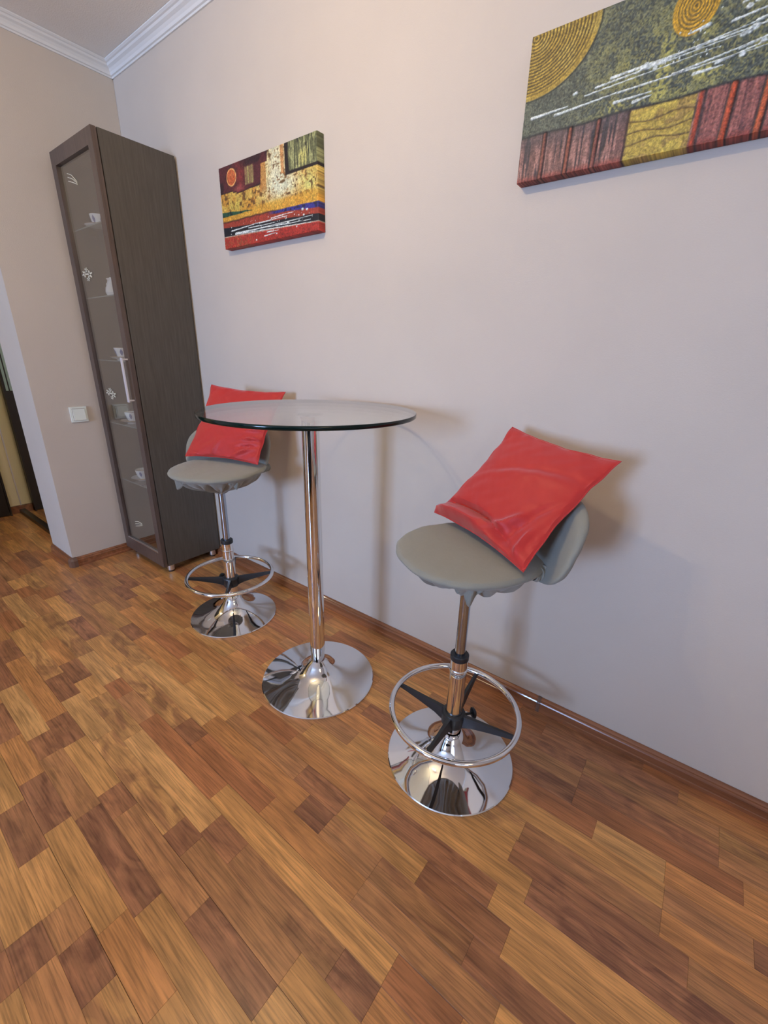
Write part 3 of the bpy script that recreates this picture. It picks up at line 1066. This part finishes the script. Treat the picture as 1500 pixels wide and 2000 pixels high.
class Canvas:
    def __init__(s, nu, nv, W, H, base):
        u = np.linspace(0, 1, nu)
        v = np.linspace(0, 1, nv)
        s.U, s.V = np.meshgrid(u, v, indexing='ij')
        s.W, s.H = W, H
        s.col = np.empty((nu, nv, 3))
        s.col[:] = base
        s.h = np.zeros((nu, nv))

    def put(s, mask, c, h=0.0):
        m = np.clip(mask, 0, 1)
        s.h = s.h + m * h
        c = np.asarray(c, float)
        s.col = s.col * (1 - m[..., None]) + m[..., None] * c

    def line(s, u0, v0, u1, v1, w, c, h=0.0008, taper=True):
        # distances in metres
        X, Y = s.U * s.W, s.V * s.H
        ax, ay, bx, by = u0 * s.W, v0 * s.H, u1 * s.W, v1 * s.H
        L2 = (bx - ax) ** 2 + (by - ay) ** 2 + 1e-12
        t = np.clip(((X - ax) * (bx - ax) + (Y - ay) * (by - ay)) / L2, 0, 1)
        d = np.hypot(X - ax - t * (bx - ax), Y - ay - t * (by - ay))
        ww = w * ((1.25 - 0.8 * t) if taper else 1)
        s.put(1 - sstep(ww * 0.6, ww * 1.2, d), c, h)

    def blob(s, u, v, r, c, h=0.001, ay=1.0):
        d = np.hypot((s.U - u) * s.W, (s.V - v) * s.H * ay)
        s.put(1 - sstep(r * 0.7, r * 1.2, d), c, h)


def build_canvas(name, label, cv, x0, z0, depth, rough):
    hf = vn(cv.U, cv.V, cv.W * 480, cv.H * 480, 77)
    mf = vn(cv.U, cv.V, cv.W * 190, cv.H * 190, 78)
    cv.col = cv.col * (0.62 + 0.42 * hf + 0.24 * mf)[..., None]
    cv.h = cv.h + 0.0005 * hf
    t = thing(name, label, 'painting', (x0 + cv.W / 2, 0, z0))
    nu, nv = cv.U.shape
    bm = bmesh.new()
    lay = bm.verts.layers.float_color.new('paint')
    d = 0.0035

    def lin(c):
        c = np.clip(c, 0, 255) / 255
        return np.where(c <= 0.04045, c / 12.92, ((c + 0.055) / 1.055) ** 2.4)
    CL = lin(cv.col)
    # grid padded by a ring folded back round the stretcher
    V = {}
    for i in range(-2, nu + 2):
        for j in range(-2, nv + 2):
            ii, jj = min(max(i, 0), nu - 1), min(max(j, 0), nv - 1)
            ring = max(-i, i - nu + 1, -j, j - nv + 1, 0)
            X = cv.U[ii, jj] * cv.W - cv.W / 2
            Z = cv.V[ii, jj] * cv.H
            y = -depth - cv.h[ii, jj]
            if ring == 0:
                pass
            else:
                y = -depth + 0.0015 if ring == 1 else -0.0008
            v = bm.verts.new((X + (0.0012 if i >= nu else -0.0012 if i < 0 else 0), y, Z + (0.0012 if j >= nv else -0.0012 if j < 0 else 0)))
            c = CL[ii, jj] * (0.8 if ring == 2 else 1)
            v[lay] = (c[0], c[1], c[2], 1)
            V[i, j] = v
    for i in range(-2, nu + 1):
        for j in range(-2, nv + 1):
            bm.faces.new((V[i, j], V[i + 1, j], V[i + 1, j + 1], V[i, j + 1]))
    me = bpy.data.meshes.new('canvas')
    bmesh.ops.recalc_face_normals(bm, faces=bm.faces)
    bm.to_mesh(me)
    bm.free()
    me.materials.append(rough)
    o = bpy.data.objects.new('canvas', me)
    C.objects.link(o)
    o.parent = t
    for p in me.polygons:
        p.use_smooth = True
    me.set_sharp_from_angle(angle=math.radians(60))
    obj('stretcher_bars', BX(-cv.W / 2 + 0.004, cv.W / 2 - 0.004, -0.012, -0.0006, 0.004, cv.H - 0.004), M_BASE, t)
    return t


M_PAINT = attr_mat('oil_paint', 0.6, 'paint', coat=0.0, bump=(420, 0.25))

# --- small painting
cv = Canvas(300, 156, 0.598, 0.300, (214, 178, 84))
U, V = cv.U, cv.V
n1, n2, n3 = vn(U, V, 60, 34, 1), vn(U, V, 26, 14, 2), vn(U, V, 110, 60, 3)
wob = (vn(U, V, 18, 6, 4) - 0.5) * 0.03
cv.put(sstep(0.35, 0.65, n2) * 0.6, (196, 128, 44))
cv.put(np.exp(-((U - 0.62) / 0.13) ** 2) * sstep(0.36, 0.62, V) * 0.95, (226, 226, 196))
cv.put(np.exp(-((U - 0.70) / 0.17) ** 2 - ((V - 0.58) / 0.14) ** 2) * 0.9, (226, 232, 206))
cv.put(np.exp(-((U - 0.93) / 0.08) ** 2 - ((V - 0.52) / 0.12) ** 2), (218, 216, 130))
cv.put(np.exp(-((U - 0.17) / 0.10) ** 2 - ((V - 0.50) / 0.07) ** 2) * 0.7, (200, 190, 90))
sp = sstep(0.62, 0.78, n1) * sstep(0.30, 0.55, n2) * sstep(0.36, 0.46, V)
cv.put(sp * 0.85, (92, 64, 36), 0.0006)
cv.put(sstep(0.70, 0.85, n3) * sstep(0.40, 0.5, V) * 0.6, (120, 74, 28))
cv.put((np.abs(U - 0.485) < 0.035) * sstep(0.55, 0.6, V) * 0.6, (176, 110, 48))
cv.put((1 - sstep(0.695, 0.705, U)) * sstep(0.668, 0.672, U) * (V > 0.7) * 0.7, (196, 128, 70))
# maroon block
lowb = np.where(U < 0.15, 0.682, np.where(U < 0.19, 0.66, 0.638 + (U - 0.19) * 0.10)) + wob * 0.3
edge = np.where(V > 0.885, 0.545 - (1 - V) * 0.10, 0.470 - (0.885 - V) * 0.05)
m = sstep(-0.004, 0.004, V - lowb) * sstep(-0.004, 0.004, edge - U)
cv.put(m, (50, 26, 34), -0.0003)
cv.put(m * sstep(0.35, 0.7, vn(U, V, 14, 8, 7)) * 0.8, (96, 40, 46))
cv.put(m * np.exp(-((U - 0.24) / 0.06) ** 2 - ((V - 0.82) / 0.16) ** 2) * 0.9, (140, 50, 48))
cv.put(m * np.exp(-((U - 0.22) / 0.05) ** 2 - ((V - 0.70) / 0.04) ** 2) * 0.7, (176, 90, 84))
cv.put(m * (1 - sstep(0.0, 0.02, V - lowb)) * 0.8, (30, 22, 24))
d = np.hypot((U - 0.143) / 0.058, (V - 0.850) / 0.108)
cv.put(1 - sstep(0.93, 1.03, d), (236, 178, 110), 0.0008)
cv.put(1 - sstep(0.78, 0.88, d), (192, 92, 50))
cv.put((1 - sstep(0.5, 0.8, d)) * sstep(0.4, 0.6, n1) * 0.5, (216, 130, 80))
m = sstep(0.292, 0.30, U) * (1 - sstep(0.388, 0.396, U)) * sstep(0.70, 0.72, V) * (1 - sstep(0.90, 0.925, V))
cv.put(m * (0.55 + 0.45 * sstep(0.4, 0.6, vn(U, V, 120, 6, 9))), (178, 172, 104), 0.0005)
# olive block top right
b0 = 0.690 + (U - 0.74) * 0.02
m = sstep(0.708, 0.714, U) * sstep(-0.004, 0.004, V - b0 + 0.02)
cv.put(m, (34, 24, 26))
m = sstep(0.742, 0.748, U) * sstep(-0.004, 0.004, V - b0 - 0.012)
st = vn(U, V, 130, 9, 10)
cv.put(m, (96, 100, 70), 0.0004)
cv.put(m * sstep(0.42, 0.62, st), (158, 162, 112), 0.0005)
cv.put(m * sstep(0.70, 0.85, vn(U, V, 130, 12, 12)) * 0.8, (40, 40, 36))
cv.put(m * np.exp(-((U - 0.885) / 0.045) ** 4 - ((V - 0.79) / 0.09) ** 4) * sstep(0.35, 0.5, st) * 0.8, (212, 206, 120))
# lower bands
lo = 0.335 - 0.02 * U
cv.put((1 - sstep(-0.02, 0.02, V - (0.44 + wob))) * 0.6, (216, 160, 52))
g = sstep(-0.004, 0.006, (0.465 - 0.17 * U + wob * 0.4) - V) * sstep(-0.004, 0.006, V - (0.398 + 0.0 * U + wob * 0.3)) * (1 - sstep(0.33, 0.38, U))
cv.put(g, (34, 84, 62))
cv.put(g * sstep(0.5, 0.7, n1), (20, 44, 44))
redtop = 0.330 - 0.055 * sstep(0.5, 1, U) + wob * 0.4
cv.put(1 - sstep(-0.004, 0.004, V - redtop), (160, 62, 46))
cv.put(np.exp(-((V - redtop) / 0.010) ** 2) * 0.8, (60, 30, 30))
bt = 0.325 - 0.028 * (U - 0.5) + wob * 0.3
m = sstep(0.50, 0.60, U) * (1 - sstep(-0.004, 0.004, V - bt)) * sstep(-0.006, 0.006, V - (bt - 0.03 - 0.035 * sstep(0.6, 1, U)))
cv.put(m, (54, 52, 140), 0.0004)
cv.put(m * sstep(0.55, 0.75, n1) * 0.7, (24, 24, 50))
t0 = 0.265 - 0.085 * U + wob * 0.3
m = (1 - sstep(-0.005, 0.005, V - t0)) * sstep(-0.005, 0.005, V - (0.150 - 0.05 * U))
cv.put(m, (20, 22, 34))
m = 1 - sstep(-0.004, 0.004, V - (0.150 - 0.05 * U))
cv.put(m, (172, 50, 42))
cv.put(m * sstep(0.55, 0.75, n3) * (1 - sstep(0.2, 0.5, U)) * 0.8, (200, 140, 80), 0.0004)
cv.put(m * sstep(0.65, 0.8, n3) * 0.5, (110, 30, 30), 0.0003)
cv.put(np.exp(-((V - (0.150 - 0.05 * U)) / 0.006) ** 2) * 0.85, (226, 214, 190))
Wc = (226, 236, 236)
r = random.Random(3)
for (a, b, c, d_, w_) in ((.10, .21, .43, .235, .0022), (.14, .165, .95, .172, .0020), (.15, .175, .72, .150, .0020), (.14, .16, .93, .104, .0018), (.42, .227, .72, .235, .0020), (.55, .25, .80, .262, .0016), (.3, .20, .62, .19, .0016),
                          (.60, .15, .93, .135, .0016), (.50, .10, .62, .095, .0022), (.47, .06, .60, .075, .0018)):
    cv.line(a, b, c, d_, w_, Wc)
for (a, b, w_) in ((.105, .212, .0045), (.15, .168, .005), (.425, .228, .005), (.72, .157, .007), (.90, .25, .006), (.86, .262, .007), (.87, .20, .005), (.60, .06, .004), (.38, .035, .005), (.80, .09, .004), (.09, .17, .003)):
    cv.blob(a, b, w_, Wc, ay=1.6)
for q in range(60):
    cv.blob(r.uniform(.08, .95), r.gauss(.19, .045), r.uniform(.0008, .0022), Wc)
build_canvas('canvas_painting', 'small abstract canvas painting of yellow, maroon and red blocks beside the cabinet', cv, 0.888, 1.6635, 0.035, M_PAINT)

# --- large painting
cv = Canvas(460, 220, 0.640, 0.3025, (82, 90, 80))
U, V = cv.U, cv.V
X, Z = U * 0.618 / 0.64 * 0.64, V * 0.3025
UU = U * 0.640 / 0.618          # u in the units the features were read in
X = UU * 0.618
n1, n2, n3 = vn(U, V, 130, 66, 21), vn(U, V, 20, 12, 22), vn(U, V, 230, 110, 23)
n4 = vn(U, V, 9, 6, 24)
cv.put(sstep(0.4, 0.6, n2) * 0.5, (104, 110, 94))
gold = (0.35 + 0.65 * np.exp(-((UU - 0.52) / 0.16) ** 2 - ((V - 0.50) / 0.22) ** 2)) * sstep(0.13, 0.3, UU) + 0.4 * sstep(0.6, 0.9, UU) * (1 - sstep(0.5, 0.8, np.abs(V - 0.55) * 2))
wrk = sstep(0.45, 0.62, n1 * 0.6 + n3 * 0.4)
cv.put(wrk * np.clip(gold * 1.5, 0, 1) * 0.75, (146, 142, 84), 0.0008)
cv.put(sstep(0.55, 0.7, n2) * np.clip(gold * 1.2, 0, 1) * 0.55, (170, 166, 84), 0.0003)
cv.put(sstep(0.62, 0.74, 1 - n3) * 0.6, (50, 58, 54))
cv.put(sstep(0.66, 0.8, n3) * 0.5, (130, 134, 104), 0.0006)
for (a, b, w_, h_) in ((.355, .36, .035, .05), (.505, .55, .02, .2), (.50, .40, .03, .12), (.64, .42, .05, .04)):
    cv.put(np.exp(-((UU - a) / w_) ** 6 - ((V - b) / h_) ** 4) * sstep(0.3, 0.6, n1) * 0.6, (190, 184, 96))
# quarter disc
dx, dz = (X - 0.010) / 0.152, (Z - 0.297) / 0.1235
d = np.hypot(dx, dz)
m = 1 - sstep(0.985, 1.005, d)
cv.put(m, (178, 150, 62), 0.0006)
cv.put(m * sstep(0.5, 0.8, n2) * 0.5, (196, 176, 92))
cv.put(m * (0.5 + 0.5 * np.sign(np.sin(d * 2 * PI * 19))) * sstep(0.08, 0.2, 1.06 - d) * 0.85, (84, 68, 30), -0.0008)
cv.put(np.exp(-((d - 1.01) / 0.012) ** 2) * 0.9, (40, 44, 36))
# small disc
dx, dz = (X - 0.351) / 0.0415, (Z - 0.2455) / 0.047
d = np.hypot(dx, dz)
cv.put(1 - sstep(0.97, 1.04, d), (206, 160, 44), 0.0008)
cv.put((1 - sstep(0.85, 0.9, d)) * (0.5 + 0.5 * np.sign(np.sin(d * 2 * PI * 7))) * 0.8, (112, 92, 40), -0.0006)
# bottom panels
top = 0.320 + 0.006 * np.sin(UU * 20)
m = 1 - sstep(-0.006, 0.006, V - top)
cv.put(m, (126, 90, 82))
gr = vn(U, V, 200, 7, 31)
cv.put(m * sstep(0.45, 0.65, gr) * 0.8, (176, 130, 118), 0.0005)
cv.put(m * sstep(0.62, 0.8, vn(U, V, 150, 5, 32)) * 0.9, (58, 50, 54), -0.0004)
cv.put(m * sstep(0.15, 0.32, V) * (1 - sstep(0.42, 0.6, UU)) * 0.55, (70, 70, 76))
cv.put(m * sstep(0.65, 0.66, UU) * 0.5, (164, 84, 78))
cv.put(m * (1 - sstep(0.0, 0.05, V)) * 0.6, (150, 60, 48))
for (u0, c) in ((0.099, (136, 84, 70)), (0.202, (150, 86, 66)), (0.308, (140, 84, 72)), (0.728, (196, 84, 50)), (0.822, (200, 96, 56)), (0.91, (190, 84, 50))):
    lean = 0.012 * (V - 0.15)
    w_ = 0.006 if u0 < 0.5 else 0.008
    k = m * np.exp(-((UU - u0 - lean) / w_) ** 4)
    cv.put(k, c, 0.0022)
    cv.put(m * np.exp(-((UU - u0 - lean - w_ * 1.5) / (w_ * 0.45)) ** 2) * 0.9, (40, 28, 28), -0.0006)
    cv.put(m * np.exp(-((UU - u0 - lean + w_ * 1.5) / (w_ * 0.45)) ** 2) * 0.7, (46, 34, 34), -0.0006)
y_ = sstep(0.416, 0.420, UU) * (1 - sstep(0.624, 0.630, UU)) * (1 - sstep(-0.006, 0.006, V - 0.312))
cv.put(y_, (184, 160, 72), 0.0006)
cv.put(y_ * sstep(0.4, 0.7, n2) * 0.7, (206, 184, 80))
cv.put(y_ * sstep(0.55, 0.75, vn(U, V, 30, 26, 35)) * 0.5, (146, 116, 70), -0.0003)
for vv in (0.10, 0.16, 0.235):
    cv.put(y_ * np.exp(-((V - vv - 0.012 * np.sin(UU * 34 + vv * 30)) / 0.006) ** 2) * 0.75, (84, 64, 36), -0.0008)
cv.put(np.exp(-((UU - 0.415) / 0.005) ** 2) * m * 0.9, (44, 24, 22))
cv.put(np.exp(-((UU - 0.640) / 0.007) ** 4) * m, (178, 70, 44), 0.0016)
cv.put(np.exp(-((UU - 0.652) / 0.005) ** 2) * m * 0.8, (44, 30, 34))
cv.put(np.exp(-((V - top) / 0.009) ** 2) * 0.85, (38, 40, 42), -0.0004)
k = 0.618 / 0.640
Wc = (222, 232, 228)
for (a, b, c, d_, w_) in ((.034, .448, .178, .461, .0030), (.131, .425, .36, .455, .0026), (.36, .452, .80, .474, .0018), (.33, .557, .778, .597, .0026), (.277, .527, .74, .580, .0018), (.44, .55, .78, .623, .0020),
                          (.24, .495, .66, .545, .0014), (.353, .395, .476, .400, .0026), (.421, .365, .477, .378, .0030), (.534, .464, .80, .520, .0020), (.60, .430, .680, .434, .0028), (.66, .455, .79, .497, .0020),
                          (.617, .683, .56, .668, .0030), (.70, .74, .85, .79, .0016), (.68, .66, .90, .70, .0018), (.75, .62, .98, .68, .0024), (.72, .50, .98, .58, .0022), (.80, .56, .98, .60, .0016)):
    cv.line(a * k, b, c * k, d_, w_, Wc, 0.0014)
for (a, b, w_) in ((.198, .528, .0042), (.205, .532, .0046), (.437, .560, .0085), (.445, .575, .005), (.50, .556, .007), (.475, .535, .005), (.60, .575, .006), (.748, .590, .0085), (.735, .575, .006), (.72, .57, .006), (.617, .683, .005),
                 (.540, .464, .005), (.565, .468, .004), (.73, .46, .006), (.78, .50, .006), (.72, .71, .0065), (.74, .73, .006), (.82, .60, .007), (.88, .66, .006), (.037, .447, .0046), (.135, .424, .0036), (.36, .394, .0036)):
    cv.blob(a * k, b, w_, Wc, 0.0016, ay=1.5)
r = random.Random(8)
for q in range(30):
    cv.blob(r.uniform(.5, .98) * k, r.gauss(.60, .09), r.uniform(.0008, .0020), Wc)
build_canvas('canvas_painting', 'abstract canvas with gold ringed discs over red strips, upper right', cv, 2.252, 1.6765, 0.035, M_PAINT)

# ------------------------------------------------------------------ ceiling lamp, hall light, added warm fill, and dark furniture added for reflections
LX, LYY, LZ = 1.74, -1.14, 2.27
lp = thing('pendant_lamp', 'white pendant lamp with two shades, above and behind the table, outside the view', 'lamp', (LX, LYY, HZ))
obj('ceiling_plate', lathe([(0, -0.0005), (0.09, -0.0005), (0.09, -0.012), (0.07, -0.022), (0, -0.022)], 40), M_LAMP, lp, smooth=True)
M_BULB = mat('lit_bulb', (1, 0.95, 0.85, 1), 0.4)
bn = M_BULB.node_tree.nodes['Principled BSDF']
bn.inputs['Emission Color'].default_value = (1, 0.86, 0.66, 1)
bn.inputs['Emission Strength'].default_value = 4.0
obj('cord', tube([(0, 0, -0.02), (0, 0, -0.215)], 0.004, 8), M_LAMP, lp, smooth=True)
for sgn in (-1, 1):
    arm = obj('arm', tube([(0, 0, -0.205), (0.055 * sgn, 0, -0.215), (0.075 * sgn, 0, -0.235)], 0.006, 8), M_LAMP, lp, smooth=True)
    obj('bulb', lathe([(0, -0.233), (0.012, -0.236), (0.019, -0.250), (0.013, -0.268), (0, -0.274)], 20, cx=0.075 * sgn), M_BULB, arm, smooth=True)
    point('bulb_light', (LX + 0.075 * sgn, LYY, LZ), 22.0, (1.0, 0.76, 0.44), 0.009)
point('hall_light', (-0.85, -1.9, 2.3), 11.0, (1.0, 0.88, 0.68), 0.06)
area('warm_fill', (4.6, -2.0, HZ - 0.03), (3.6, -2.0, 0), 0.6, 0.6, 14, (1.0, 0.76, 0.44))  # unseen warm fill added under the ceiling to brighten the left wall

added_sofa = thing('added_sofa', 'charcoal seating added behind the camera for the chrome to reflect', 'added_sofa', (2.9, -3.1, 0))  # unseen, added to put a dark shape into the chrome reflections
obj('seat_block', BX(-0.9, 0.9, -0.42, 0.42, 0.06, 0.42), M_SOFA, added_sofa, bevel=0.03, segs=3)
obj('back_block', BX(-0.9, 0.9, -0.60, -0.43, 0.06, 0.82), M_SOFA, added_sofa, bevel=0.03, segs=3)
for s_ in (-1, 1):
    obj('armrest', BX(min(s_ * 0.91, s_ * 1.08), max(s_ * 0.91, s_ * 1.08), -0.60, 0.42, 0.06, 0.60), M_SOFA, added_sofa, bevel=0.03, segs=3)
    for yy in (-0.5, 0.34):
        obj('leg', lathe([(0, 0.0003), (0.02, 0.0003), (0.025, 0.06), (0, 0.06)], 16, cx=s_ * 0.98, cy=yy), M_BLACK, added_sofa)
wr = thing('added_wardrobe', 'dark wenge wardrobe added on the far side of the room for the chrome to reflect', 'wardrobe', (0.32, -5.45, 0))  # unseen, added to darken what the table base reflects
obj('carcass', BX(-0.31, 0.27, -0.9, 0.9, 0.0, 2.2), M_WENGE, wr)
for q in range(3):
    d_ = obj('wardrobe_door', BX(0.272, 0.292, -0.9 + 0.6 * q + 0.002, -0.9 + 0.6 * (q + 1) - 0.002, 0.05, 2.19), M_WENGE, wr)
    obj('handle', BX(0.293, 0.305, -0.9 + 0.6 * q + 0.05, -0.9 + 0.6 * q + 0.065, 0.95, 1.25), M_STEEL, d_)
